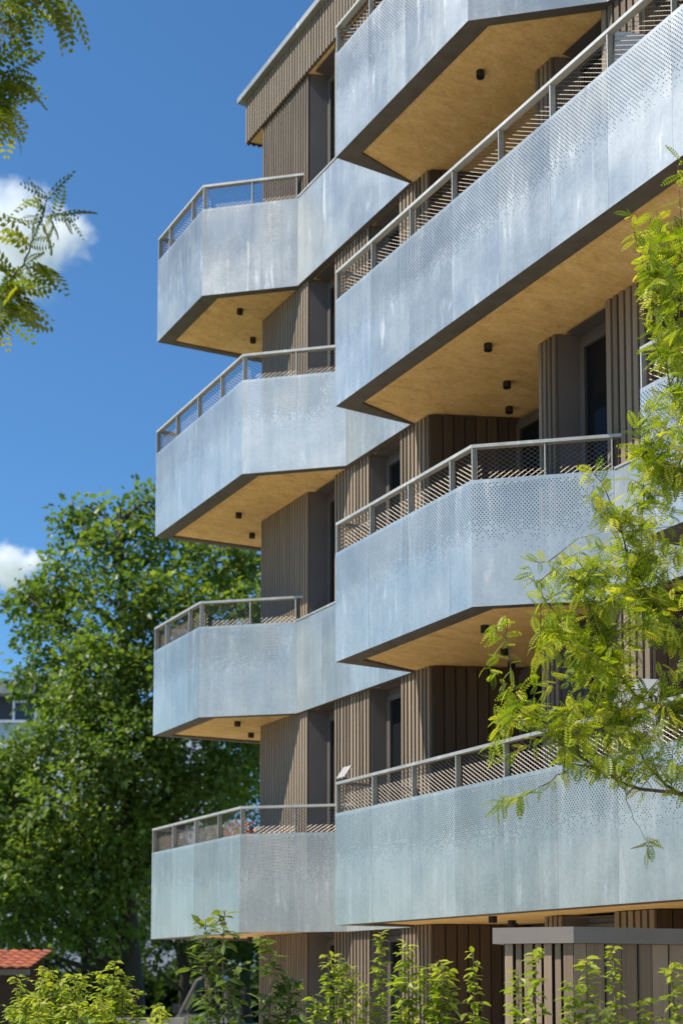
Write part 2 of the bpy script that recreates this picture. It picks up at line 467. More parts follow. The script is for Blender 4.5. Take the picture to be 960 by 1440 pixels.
def panel(mb_name, p, q, z0, z1, parent, mtl, fade=(1, 1), s0=0.0, t=.004):
    d = Vector((q[0] - p[0], q[1] - p[1])); ln = d.length; d.normalize(); n = Vector((-d.y, d.x))
    P = Vector(p) + d * .001; Q = Vector(q) - d * .001
    v = [(*P, z0), (*Q, z0), (*Q, z1), (*P, z1), (*(P + n * t), z0), (*(Q + n * t), z0), (*(Q + n * t), z1), (*(P + n * t), z1)]
    f = [(0, 1, 2, 3), (5, 4, 7, 6), (3, 2, 6, 7), (1, 0, 4, 5), (0, 3, 7, 4), (2, 1, 5, 6)]
    me = bpy.data.meshes.new(mb_name); me.from_pydata(v, [], f); me.materials.append(mtl)
    u1 = me.uv_layers.new(name='sheet'); u2 = me.uv_layers.new(name='fade')
    su = [s0, s0 + ln, s0 + ln, s0]; hv = [0, 0, z1 - z0, z1 - z0]; fd = [fade[0], fade[1], fade[1], fade[0]]
    for poly in me.polygons:
        for li in poly.loop_indices:
            vi = me.loops[li].vertex_index % 4
            u1.data[li].uv = (su[vi], hv[vi]); u2.data[li].uv = (fd[vi], 0)
    return link(mb_name, me, parent)

def balcony(k, side_far, front_x0, splits, chamfer, face_end, lamps, side_end=None, name="balcony"):
    """front_x0: far corner; splits: x of posts/panel joints along the front (last = chamfer start);
    chamfer: inner end x on FACE3; face_end: where the flush parapet ends"""
    z = zb(k); zs = z + .03
    A = (front_x0, FRONT); Bp = (splits[-1], FRONT); C = (chamfer, FACE3); D = (face_end, FACE3)
    S0 = side_far
    back = 9.897
    if side_end:     # balcony that wraps the end of the building
        poly = [S0, A, Bp, C, D, (face_end, back), (-17.31, back), (-17.31, S0[1] + .1), (S0[0], S0[1] + .1)]
    else:
        poly = [S0, A, Bp, C, D, (face_end, back), (S0[0], back)]
    def inset(pl, dist):   # simple polygon offset to the inside (pl counter-clockwise in x,y)
        out = []; n_ = len(pl)
        for i in range(n_):
            p0, p1, p2 = Vector(pl[i - 1]), Vector(pl[i]), Vector(pl[(i + 1) % n_])
            d1 = (p1 - p0).normalized(); d2 = (p2 - p1).normalized()
            n1 = Vector((-d1.y, d1.x)) * dist[i - 1]; n2 = Vector((-d2.y, d2.x)) * dist[i]
            den = d1.x * d2.y - d1.y * d2.x
            if abs(den) < 1e-6: out.append(tuple(p1 + n1)); continue
            a = p1 + n1; b = p1 + n2; t = ((b.x - a.x) * d2.y - (b.y - a.y) * d2.x) / den
            out.append(tuple(a + d1 * t))
        return out
    nP = len(poly)
    # widths of the dark edge band, edge by edge: side, front, chamfer, face
    wid = [.215, .225, .12, .10] + [.0] * (nP - 4)
    if side_end: wid[0] = .10; wid[-1] = .1; 
    inn = inset(poly, wid)
    skin = inset(poly, [.006] * 4 + [0] * (nP - 4) if not side_end else [.006] * 4 + [0] * (nP - 5) + [.006])
    slab = MB().prism(inn, zs + .004, z + SL)
    bal = slab.build(name, M['deck'], B)
    MB().prism(inset(poly, [x_ + .0015 if x_ else 0 for x_ in wid]), zs - .001, zs + .0035).build("soffit", M['soffit'], bal)
    # edge beams under the parapet: a dark return strip on each side
    e = MB()
    cnt = 4
    for i in range(cnt):
        a, b_, c_, d_ = skin[i], skin[(i + 1) % nP], inn[(i + 1) % nP], inn[i]
        e.prism([a, b_, c_, d_], z + .002, z + SL - .05 if i < 3 else z + .08)
    if side_end:
        a, b_, c_, d_ = skin[nP - 1], skin[0], inn[0], inn[nP - 1]
        e.prism([a, b_, c_, d_], z + .002, z + SL - .05)
    e.build("edge_beam", M['beam'], bal)
    zt = z + PAR; zr = z + RAIL
    # parapet sheets
    s = 0.0
    if side_end or True:
        q0, q1 = S0, A
        panel("parapet_panel", q0, q1, z, zt, bal, M['sheet'], (1, 1), 0)
    xs = [front_x0] + splits
    for i in range(len(xs) - 1):
        panel("parapet_panel", (xs[i], FRONT), (xs[i + 1], FRONT), z, zt, bal, M['sheet'], (1, 1), s); s += xs[i + 1] - xs[i]
    if chamfer is not None:
        panel("parapet_panel", Bp, C, z, zt, bal, M['sheet'], (1, 0), s)
        nf = max(1, round((face_end - chamfer) / .80)); st = (face_end - chamfer) / nf
        for i in range(nf):
            panel("parapet_panel", (chamfer + st * i, FACE3), (chamfer + st * (i + 1), FACE3), z, zt, bal, M['zinc'])
        MB().box(chamfer + .01, face_end - .004, FACE3 - .012, FACE3 + .055, zt + .001, zt + .022).build("parapet_cap", M['steel'], bal)
    # posts: flat bars on edge, set behind the sheets
    def post(x_, y_, ang, ext=0):
        link("post", post_unit, bal, (x_, y_, z + SL + .001), ang, (1, 1, RAIL - SL - .034))
    for i, x_ in enumerate(xs):
        post(x_ + (.008 if i == 0 else 0), FRONT + .008, 0)
    cdv = Vector((C[0] - Bp[0], C[1] - Bp[1])); clen = cdv.length; cdv.normalize(); can = math.atan2(cdv.y, cdv.x)
    cn = Vector((-cdv.y, cdv.x))
    for t in (.52, .985):
        pp = Vector(Bp) + cdv * clen * t + cn * .008; post(pp.x, pp.y, can)
    sd = (Vector(S0) - Vector(A)); sl_ = sd.length; sd.normalize(); sn = Vector((sd.y, -sd.x))
    if side_end:
        nside = max(2, round(sl_ / .8))
        for i in range(1, nside + 1):
            pp = Vector(A) + sd * sl_ * i / nside + sn * .008; post(pp.x, pp.y, math.atan2(-sd.y, -sd.x))
    else:
        pp = Vector(A) + sd * (sl_ - .02) + sn * .01; post(pp.x, pp.y, math.atan2(-sd.y, -sd.x))
    # handrail: one flat bar mitred round the corners
    cend = Vector(C) + cdv * .10
    line = [Vector(S0), Vector(A), Vector(Bp), cend]
    h = MB()
    def off(dist):
        out = [line[0] + sn * dist]
        for i in (1, 2):
            d1 = (line[i] - line[i - 1]).normalized(); d2 = (line[i + 1] - line[i]).normalized()
            n1 = Vector((-d1.y, d1.x)); n2 = Vector((-d2.y, d2.x)); b_ = (n1 + n2).normalized()
            out.append(line[i] + b_ * (dist / b_.dot(n1)))
        out.append(line[3] + cn * dist)
        return out
    o0, o1 = off(.002), off(.072)
    for i in range(3):
        h.prism([tuple(o0[i]), tuple(o0[i + 1]), tuple(o1[i + 1]), tuple(o1[i])], zr - .032, zr)
    h.build("handrail", M['steel'], bal)
    # expanded metal infill
    for (p, q) in ((S0, A), (A, Bp), (Bp, C)):
        em = MB(); expanded_mesh(em, p, q, zt - .05, zr - .034, .076)
        tag(em.build("mesh_infill", M['strand'], bal), kind='stuff')
    for (lx, ly) in lamps:
        link("downlight", lamp_unit, bal, (lx, ly, zs - .001))
    return bal

END = (-18.53, 10.6)
def steps(x0, st, x1):
    out = []; x = x0 + st
    while x < x1 - .25: out.append(x); x += st
    return out + [x1]
L1s = [(-17.33, 8.39), (-18.03, 8.95)]
for k in (1, 3):
    balcony(k, END, -18.82, [-18.08, -17.32, -16.57, -15.88], -14.945, -13.437, L1s, True)
    balcony(k, (-13.435, FACE3 + .05), -13.435, steps(-13.435, .785, -5.2), -4.25, -2.0, [(-11.34, 8.37), (-11.97, 9.09), (-12.5, 9.52), (-6.9, 8.37), (-8.6, 9.3)])
for k in (2, 4):
    balcony(k, END, -18.82, [-18.40, -17.58, -17.19], -16.27, -13.437, L1s, True)
    balcony(k, (-13.435, FACE3 + .05), -13.435, [-12.69, -11.92, -11.15, -10.77], -9.86, -8.377, [(-11.37, 8.32), (-12.06, 9.09), (-12.5, 9.52)])
    balcony(k, (-8.375, FACE3 + .05), -8.375, steps(-8.375, .785, -5.2), -4.25, -2.0, [(-6.9, 8.37)])

# ------------------------------------------------------------------ bin store in front of the building
def lerp(a, b, t): return a + (b - a) * t
CORN = at(806, 1303.6, 9.5)
rl = (RIGHT * -math.cos(R(22)) + fh * math.sin(R(22))); rr_ = (RIGHT * math.cos(R(24)) + fh * math.sin(R(24)))
bs = thing("bin_store", "low grey brown timber bin store with wide flat grey cap in front of the balconies", "bin store", (CORN.x, CORN.y, 0))
zc1 = CORN.z; zc0 = zc1 - .112
c2 = Vector((CORN.x, CORN.y)); l2 = Vector((rl.x, rl.y)); r2 = Vector((rr_.x, rr_.y))
pl = c2 + l2 * .575; pr = c2 + r2 * 3.2
back = Vector((-l2.y, l2.x)) * -1
if back.dot(Vector((fh.x, fh.y))) < 0: back = -back
pbl = pl + back * 1.1; pbr = pr + back * .3
MB().prism([tuple(pl), tuple(c2), tuple(pr), tuple(pbr), tuple(pbl)], zc0, zc1).build("cap", M['greycap'], bs)
n_l = Vector((l2.y, -l2.x)); n_r = Vector((-r2.y, r2.x))
if n_l.dot(Vector((fh.x, fh.y))) > 0: n_l = -n_l
if n_r.dot(Vector((fh.x, fh.y))) > 0: n_r = -n_r
INS = .035
ci = c2 - n_l * INS - n_r * INS * .6
bk = MB()
for (d_, ln, nn) in ((l2, .50, n_l), (r2, 3.1, n_r)):
    p = ci - nn * .03; q = p + d_ * ln
    if d_ is l2: bk.prism([tuple(p), tuple(q), tuple(q - nn * .03), tuple(p - nn * .03)], 0.0, zc0 - .001)
    else: bk.prism([tuple(p + d_ * .02), tuple(q), tuple(q - nn * .03), tuple(p + d_ * .02 - nn * .03)], 0.0, zc0 - .001)
bk.build("frame_panel", M['backing'], bs)
def boards(d_, nn, widths, gap, pr_):
    s = 0.0
    for i, w_ in enumerate(widths):
        o_ = pr_ if i % 2 == 0 else 0
        a = ci + d_ * s + nn * o_; e = a + d_ * w_
        MB().prism([tuple(a), tuple(e), tuple(e - nn * (.022)), tuple(a - nn * (.022))], 0.02 + .01 * random.random(), zc0 - .002).build("board", M['board'], bs)
        s += w_ + gap
boards(l2, n_l, [.066, .040, .054, .038, .058, .040, .054], .022, .012)
boards(r2, n_r, [.098, .145, .12, .13, .105, .135, .12, .13, .1, .14, .12, .13, .11, .13, .12, .13, .11, .13, .12, .13, .1, .13], .013, .012)

# ------------------------------------------------------------------ leaves and plants
def leaf_template(kind):
    if kind == 'ovate':       # one folded blade of four quads/triangles, unit length along +x
        v = [(0, 0, 0), (.25, .21, .05), (.25, -.21, .05), (.25, 0, 0), (.6, .22, .03), (.6, -.22, .03), (.6, 0, -.03), (1, 0, -.12)]
        f = [(0, 3, 1), (0, 2, 3), (3, 6, 4, 1), (3, 2, 5, 6), (6, 7, 4), (6, 5, 7)]
    elif kind == 'maple':     # five-lobed outline, folded on the midrib
        v = [(0, 0, 0), (.18, .42, .05), (.40, .20, .05), (.62, .46, .02), (.66, .16, 0), (1, 0, -.1),
             (.66, -.16, 0), (.62, -.46, .02), (.40, -.20, .05), (.18, -.42, .05)]
        f = [(0, 2, 1), (0, 5, 4, 2), (2, 4, 3), (0, 9, 8), (0, 8, 6, 5), (8, 7, 6)]
    elif kind == 'pinnate':   # rachis with paired leaflets, unit length
        v = []; f = []
        n_ = 8
        sag = lambda x: -.22 * x * x
        for i in range(4):
            pass
        b = 0
        v += [(0, .006, 0), (0, -.006, 0), (.5, .005, sag(.5)), (.5, -.005, sag(.5)), (1, 0, sag(1))]
        f += [(0, 1, 3, 2), (2, 3, 4)]
        for i in range(n_):
            x = .10 + .88 * i / (n_ - 1); ln = .27 * (1 - .5 * abs(2 * i / (n_ - 1) - .85) ** 2)
            for s in (1, -1):
                b = len(v); an = R(66) if i < n_ - 1 else R(30)
                dx, dy = math.cos(an), s * math.sin(an); px, py = -dy, dx
                wv = .055
                z0 = sag(x)
                dz = -.10 * ln
                mid = (x + dx * ln * .5, dy * ln * .5, z0 + .02)
                v += [(x, 0, z0), (mid[0] + px * wv, mid[1] + py * wv, mid[2]), (mid[0] - px * wv, mid[1] - py * wv, mid[2]), (x + dx * ln, dy * ln, z0 + dz)]
                f += [(b, b + 2, b + 3, b + 1)] if s > 0 else [(b, b + 2, b + 3, b + 1)]
    return np.array(v, float), f

def frames(dirs, ups):
    x = dirs / np.linalg.norm(dirs, axis=1, keepdims=True)
    y = np.cross(ups, x); ny = np.linalg.norm(y, axis=1, keepdims=True); y = y / np.maximum(ny, 1e-6)
    z = np.cross(x, y)
    return np.stack([x, y, z], 2)      # columns
def leaves_mesh(name, kind, pos, dirs, ups, sizes, tint, mtl):
    v, f = leaf_template(kind)
    F = frames(dirs, ups)
    P = np.einsum('nij,kj->nki', F, v) * sizes[:, None, None] + pos[:, None, :]
    nl, nv = len(pos), len(v)
    V = P.reshape(-1, 3)
    lt = np.array([len(q) for q in f]); li = np.concatenate([np.array(q) for q in f])
    loops = (li[None, :] + (np.arange(nl) * nv)[:, None]).ravel()
    tot = np.tile(lt, nl)
    start = np.concatenate([[0], np.cumsum(tot)[:-1]])
    me = bpy.data.meshes.new(name)
    me.vertices.add(len(V)); me.vertices.foreach_set('co', V.ravel())
    me.loops.add(len(loops)); me.loops.foreach_set('vertex_index', loops.astype(np.int32))
    me.polygons.add(len(tot)); me.polygons.foreach_set('loop_start', start.astype(np.int32))
    me.polygons.foreach_set('loop_total', tot.astype(np.int32))
    me.update(calc_edges=True)
    ca = me.color_attributes.new('tint', 'FLOAT_COLOR', 'POINT')
    c = np.ones((nl, nv, 4)); c[:, :, :3] = tint[:, None, :]
    ca.data.foreach_set('color', c.ravel())
    me.materials.append(mtl)
    return me
def rand_unit(n): 
    a = rng.normal(size=(n, 3)); return a / np.linalg.norm(a, axis=1, keepdims=True)
def tints(n, young=.15, base=None):
    t = np.zeros((n, 3)); t[:, 0] = rng.random(n); t[:, 1] = np.where(rng.random(n) < young, rng.random(n), 0)
    return t

LEAF = dict(
    oak=leaf_mat("tree_leaf", (.080, .140, .026), (.215, .295, .055), (.30, .36, .10), .5),
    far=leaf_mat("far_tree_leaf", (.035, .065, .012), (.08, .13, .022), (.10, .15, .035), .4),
    locust=leaf_mat("locust_leaf", (.11, .18, .008), (.44, .52, .020), (.68, .62, .06), .44),
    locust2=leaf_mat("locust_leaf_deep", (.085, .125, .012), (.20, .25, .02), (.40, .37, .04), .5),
    horn=leaf_mat("hornbeam_leaf", (.16, .24, .016), (.36, .44, .03), (.54, .53, .07), .48),
    dogw=leaf_mat("shrub_leaf_deep", (.065, .115, .016), (.15, .22, .035), (.24, .28, .06), .45),
)
bark = plain("bark_grey_brown", (.095, .072, .052), .9, 0, .35, 18)
twigm = plain("young_bark", (.20, .15, .09), .8, 0, .3, 20)
bark_d = plain("bark_dark", (.05, .04, .03), .9, 0, .3, 18)

def broadleaf_tree(name, label, base, clumps, nleaf, size, mtl, bmat, trunk_r=.25, group=None, kind='maple', cat="tree"):
    """clumps: list of (centre, radius); each gets a limb from the trunk and a shell of leaves"""
    base = Vector(base)
    t = thing(name, label, cat, base, group)
    cs = np.array([list(c) for c, r in clumps]); rs = np.array([r for c, r in clumps])
    zlo, zhi = cs[:, 2].min(), cs[:, 2].max()
    cxy = np.average(cs[:, :2], axis=0, weights=rs)
    def axis(z):
        q = min(1, max(0, (z - base.z) / max(.1, zhi - base.z)))
        return Vector((lerp(base.x, cxy[0], q), lerp(base.y, cxy[1], q), z))
    mb = MB()
    zs = [base.z - .1] + [lerp(base.z, zhi - .3, i / 7) for i in range(1, 8)]
    mb.tube([axis(z) + Vector((random.uniform(-.08, .08), random.uniform(-.08, .08), 0)) for z in zs],
            [trunk_r * (1.25 if i == 0 else 1 - .11 * i) for i in range(8)], 8)
    mb.build("trunk", bmat, t, True)
    lm = MB()
    for c, r in clumps:
        c = Vector(c); z0 = max(base.z + (zlo - base.z) * .55, c.z - (c - axis(c.z)).length * .7 - r * .4)
        a = axis(min(z0, zhi - .5)); md = (a + c) / 2 + Vector((random.uniform(-.2, .2), random.uniform(-.2, .2), -.1 * r))
        rr0 = trunk_r * .34
        lm.tube([a, md, c], [rr0, rr0 * .6, rr0 * .3], 5)
        for j in range(5):
            d = Vector(rand_unit(1)[0]); d.z = abs(d.z) * .7
            lm.tube([c, c + d * r * .5, c + d * r * .9 + Vector((0, 0, -.05))], [rr0 * .3, rr0 * .16, rr0 * .06], 4, False)
    lm.build("limb", bmat, t, True)
    # leaves: sprays inside each clump
    wts = rs ** 2.2; wts /= wts.sum()
    P = []; Dd = []; U = []
    nspray = nleaf // 14
    who = rng.choice(len(clumps), nspray, p=wts)
    d0 = rand_unit(nspray)
    rad = rs[who] * (0.40 + .62 * rng.random(nspray) ** .5)
    sp = cs[who] + d0 * rad[:, None] * np.array([1, 1, .8])
    out = d0 * .8 + np.array([0, 0, .05]) + rng.normal(size=(nspray, 3)) * .35
    out /= np.linalg.norm(out, axis=1, keepdims=True)
    for j in range(14):
        off = rng.normal(size=(nspray, 3)) * size * .9 + out * (size * 2.4 * (rng.random(nspray)[:, None] - .3))
        P.append(sp + off)
        dv = out * .7 + rng.normal(size=(nspray, 3)) * .6 + np.array([0, 0, -.35]); Dd.append(dv)
        U.append(np.array([0, 0, 1.0]) + rng.normal(size=(nspray, 3)) * .45)
    P = np.concatenate(P); Dd = np.concatenate(Dd); U = np.concatenate(U); n_ = len(P)
    tt = tints(n_, .14); hue = rng.random(len(clumps))      # each bough has its own leaf tone
    tt[:, 0] = .45 * tt[:, 0] + .55 * np.tile(hue[who], 14)
    me = leaves_mesh("crown", kind, P, Dd, U, size * (.5 + .8 * rng.random(n_)), tt, mtl)
    link("crown", me, t)
    return t

# the big tree behind the left end of the building
D0 = 36.0
def px_clump(x, y, r, dd=0.0): return (at(x, y, D0 + dd), r * D0 / FPX)
big = [(112, 738, 30, 0), (128, 715, 16, .3), (196, 728, 34, .4), (205, 705, 18, 0), (160, 775, 46, -.5), (232, 772, 46, .6), (300, 792, 46, -.2), (345, 805, 40, .4), (92, 815, 42, .5),
       (35, 838, 26, -.3), (60, 850, 30, .2), (165, 850, 56, -1.4), (245, 860, 60, -1.2), (325, 875, 56, -.8), (85, 905, 50, -.5), (60, 955, 40, .8), (145, 945, 60, -1.8),
       (225, 965, 62, -1.6), (305, 965, 60, -1.0), (105, 1030, 56, -1.5), (42, 1065, 52, -.8), (180, 1050, 62, -2.2), (262, 1060, 56, -1.3), (345, 1060, 50, -.2),
       (15, 1130, 60, -1.2), (92, 1135, 62, -2.0), (160, 1160, 58, -1.6), (55, 1215, 60, -1.6), (-30, 1090, 60, 0), (-45, 1190, 70, -.5), (130, 1235, 56, -1.4), (205, 1225, 44, -.6),
       (15, 1280, 44, -.8), (95, 1300, 44, -1.0), (300, 1110, 46, -1.4), (160, 1300, 36, -.6), (230, 1120, 50, 0), (400, 880, 60, .5), (390, 1000, 60, .5), (-60, 1290, 50, 0)]
c0 = at(190, 1386, D0)
broadleaf_tree("maple_tree", "tall broad green tree rising behind the left end of the balconies", (c0.x, c0.y, 0),
               [px_clump(*q) for q in big], 44000, .175, LEAF['oak'], bark_d, .30)
# darker trees in its shade, farther back
for i, (px, top, wd, dd, lab) in enumerate([
        (265, 1075, 105, 9, "dark shaded tree directly behind the lowest left balcony"),
        (345, 1010, 85, 13, "dark tree showing through gaps beside the building corner"),
        (120, 1120, 120, 16, "dark tree standing behind the big tree's lower branches"),
        (-40, 1060, 110, 14, "dark tree at the far left below the grey house")]):
    b = at(px, 1386, D0 + dd); k = (D0 + dd) / FPX
    cl = []
    for j in range(16):
        yy = lerp(top + 40, 1345, (j % 8) / 7.0); xx = px + random.uniform(-.8, .8) * wd
        cl.append((at(xx, yy, D0 + dd + random.uniform(-1.5, 1.5)), random.uniform(38, 60) * k))
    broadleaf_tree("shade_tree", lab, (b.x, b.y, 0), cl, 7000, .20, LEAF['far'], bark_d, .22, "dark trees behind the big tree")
# unseen trees added opposite the facade to dim low sky light and reflections
for i, (tx, ty, th, tw) in enumerate([(-46, -20, 10, 4.2), (-35, -24, 11, 4.6), (-24, -19, 9.5, 4.0), (-13, -23, 11, 4.5), (-2, -20, 10, 4.2), (9, -22, 10, 4.2)]):
    cl = [(Vector((tx + random.uniform(-1, 1) * tw * .7, ty + random.uniform(-1, 1) * tw * .6, lerp(2.2, th - 1.2, (j % 7) / 6))), random.uniform(1.2, 1.9)) for j in range(14)]
    broadleaf_tree("added_garden_tree", ["added unseen tree across from the open air beyond the building's far end", "tall added unseen tree across from the far left balconies", "added unseen tree across from the corner between the balcony stacks", "broad added unseen tree across from the bin store", "garden tree behind the photographer's left shoulder", "garden tree behind the photographer's right shoulder"][i], (tx, ty, 0), cl, 5000, .34, LEAF['far'], bark_d, .22, "added unseen trees opposite the facade")
# a hedge-like wood edge that closes the view at ground level
P_ = []; 
for i in range(9000):
    x_ = rng.uniform(-120, 520); p = at(x_, 1386, D0 + 22 + rng.uniform(-2, 2)); P_.append((p.x, p.y, rng.uniform(0, 3.4) * (0.8 + .2 * math.sin(x_ * .05))))
P_ = np.array(P_); n_ = len(P_)
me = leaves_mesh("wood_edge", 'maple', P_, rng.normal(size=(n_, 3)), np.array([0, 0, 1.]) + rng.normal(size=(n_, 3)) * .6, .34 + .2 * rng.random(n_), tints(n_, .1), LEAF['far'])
tag(link("undergrowth", me), "dark undergrowth closing the view beneath the far trees", "undergrowth", kind='stuff')

# ---- hedge shrubs in the foreground
def shrub(label, px, ytop, depth, width, nstem, mtl, leaf=.055, dens=1.0, name="hornbeam_shrub", group="young shrubs in the foreground hedge", cat="shrub", side=.5, kind='ovate', bm=twigm, smin=.35):
    b = at(px, 1386, depth); k = depth / FPX
    t = thing(name, label, cat, (b.x, b.y, 0), group)
    H = at(px, ytop, depth).z
    st = MB(); P = []; Dv = []; U = []
    for s in range(nstem):
        f_ = 0 if s == 0 else random.uniform(-1, 1)
        h = H if s == 0 else H - (H * .42) * random.random() ** 1.3 - .02
        topx = b + RIGHT * (f_ * width * k * .85 + random.gauss(0, .05)) + fh * random.uniform(-.18, .18)
        foot = b + RIGHT * f_ * width * k * .22 + fh * random.uniform(-.1, .1)
        pts = []
        for j in range(9):
            q = j / 8
            p = Vector((lerp(foot.x, topx.x, q ** 1.3), lerp(foot.y, topx.y, q ** 1.3), h * q)) + Vector((random.uniform(-.012, .012), random.uniform(-.012, .012), 0)) * (1 if 0 < j else 0)
            pts.append(p)
        st.tube(pts, [.009 * (1 - .8 * j / 8) + .001 for j in range(9)], 5, False)
        lo = max(.1, h - (.72 if mtl is LEAF['dogw'] else 1.15))
        # side shoots with alternate leaves
        z = lo
        while z < h - .01:
            q = z / h; i0 = min(7, int(q * 8)); fr = q * 8 - i0
            p = pts[i0].lerp(pts[i0 + 1], fr)
            an = random.uniform(0, 6.283)
            frac = (h - z) / max(.3, h - lo)
            ln = random.choice((.35, .6, .8, 1.0, 1.5)) * random.uniform(.6, 1) * max(width, 26) * k * side * (smin + (1 - smin) * min(1, frac * 2.2))
            d = Vector((math.cos(an), math.sin(an), random.uniform(.15, .9))).normalized()
            e = p + d * ln
            if ln > .03: st.tube([p, p.lerp(e, .5) + Vector((0, 0, .01)), e], [.003, .002, .001], 4, False)
            nl = max(2, int(ln / (leaf * .36)))
            for j in range(nl + 1):
                pp = p.lerp(e, (j + .6) / (nl + .6)); side_ = Vector((-d.y, d.x, 0)) * (1 if j % 2 else -1)
                P.append(pp); Dv.append(tuple(side_ * .8 + d * .55 + Vector((random.gauss(0, .25), random.gauss(0, .25), -.35 + random.gauss(0, .25)))))
                U.append((random.gauss(0, .35), random.gauss(0, .35), 1))
            z += random.uniform(.009, .022) / dens
    st.build("stem", bm, t, True)
    P = np.array([tuple(p) for p in P]); Dv = np.array(Dv); U = np.array(U); n_ = len(P)
    tt = tints(n_, .22); zt = (P[:, 2] > H - .12); tt[zt, 1] = np.maximum(tt[zt, 1], rng.random(zt.sum()) * .8)
    link("foliage", leaves_mesh("foliage", kind, P, Dv, U, leaf * (.7 + .75 * rng.random(n_)), tt, mtl), t)
    return t
H_ = LEAF['horn']; Dg = LEAF['dogw']
for (px, yt, dp, wd, ns, mt, lf, dn, lab, kw) in [
    (316, 1281, 8.0, 66, 4, Dg, .072, .6, "tall dark leaved shrub reaching up to the lowest left balcony", dict(name="dogwood_shrub")),
    (385, 1318, 8.2, 60, 4, Dg, .070, .8, "dark leaved shrub with drooping leaves beside the tall dark one", dict(name="dogwood_shrub")),
    (464, 1342, 8.4, 44, 4, H_, .052, 1.0, "bushy bright shrub below the building's second window", {}),
    (521, 1312, 8.6, 17, 2, H_, .045, 1.3, "narrow column shrub standing alone against the smooth wall panel", dict(side=.55)),
    (488, 1345, 10.2, 14, 1, H_, .035, .9, "thin wispy shrub behind the narrow column shrub", dict(side=.6)),
    (586, 1322, 8.3, 36, 3, H_, .062, .9, "shrub with a thick leafy tip left of the dark timber wall", {}),
    (632, 1352, 8.1, 64, 5, H_, .062, .9, "wide bright shrub filling the foot of the dark timber wall", {}),
    (672, 1338, 8.5, 34, 2, H_, .056, .8, "slender shrub just left of the bin store", {}),
    (745, 1330, 7.9, 46, 2, H_, .056, .75, "open shrub in front of the bin store's lit face", {}),
    (822, 1345, 7.6, 60, 4, H_, .060, .9, "shrub in front of the bin store corner", {}),
    (866, 1328, 7.8, 26, 2, H_, .045, 1.1, "upright shrub against the bin store's shaded boards", {}),
    (902, 1402, 7.0, 60, 4, H_, .060, .9, "low spreading shrub in front of the bin store", {}),
    (957, 1350, 7.6, 36, 3, H_, .060, 1.0, "shrub at the right edge of the photo before the bin store", {}),
    (236, 1412, 8.6, 34, 3, H_, .055, 1.0, "small low shrub right of the left hedge", {}),
    (850, 1412, 5.6, 60, 3, Dg, .05, 1.1, "dark out of focus shrub nearest the bin store", dict(name="dogwood_shrub")),
    (160, 1352, 12.0, 50, 6, H_, .062, 1.0, "tallest bright shrub of the left hedge", {}),
    (110, 1368, 12.0, 60, 6, H_, .060, 1.0, "bright shrub left of the tallest one in the left hedge", {}),
    (196, 1390, 12.2, 34, 4, H_, .060, 1.0, "pointed bright shrub ending the left hedge", {}),
    (62, 1362, 13.0, 62, 6, H_, .060, 1.0, "shrub below the orange roof", {}),
    (18, 1372, 12.0, 56, 6, H_, .060, 1.0, "shrub at the far left edge of the hedge", {}),
    (40, 1400, 11.0, 70, 6, H_, .060, 1.0, "low shrub in front of the hedge's far left end", {}),
    (135, 1405, 11.0, 80, 6, H_, .060, 1.0, "low wide shrub in front of the left hedge", {}),
]:
    shrub(lab, px, yt, dp, wd, ns if ns < 3 else round(ns * 1.5), mt, lf, dn, **kw)

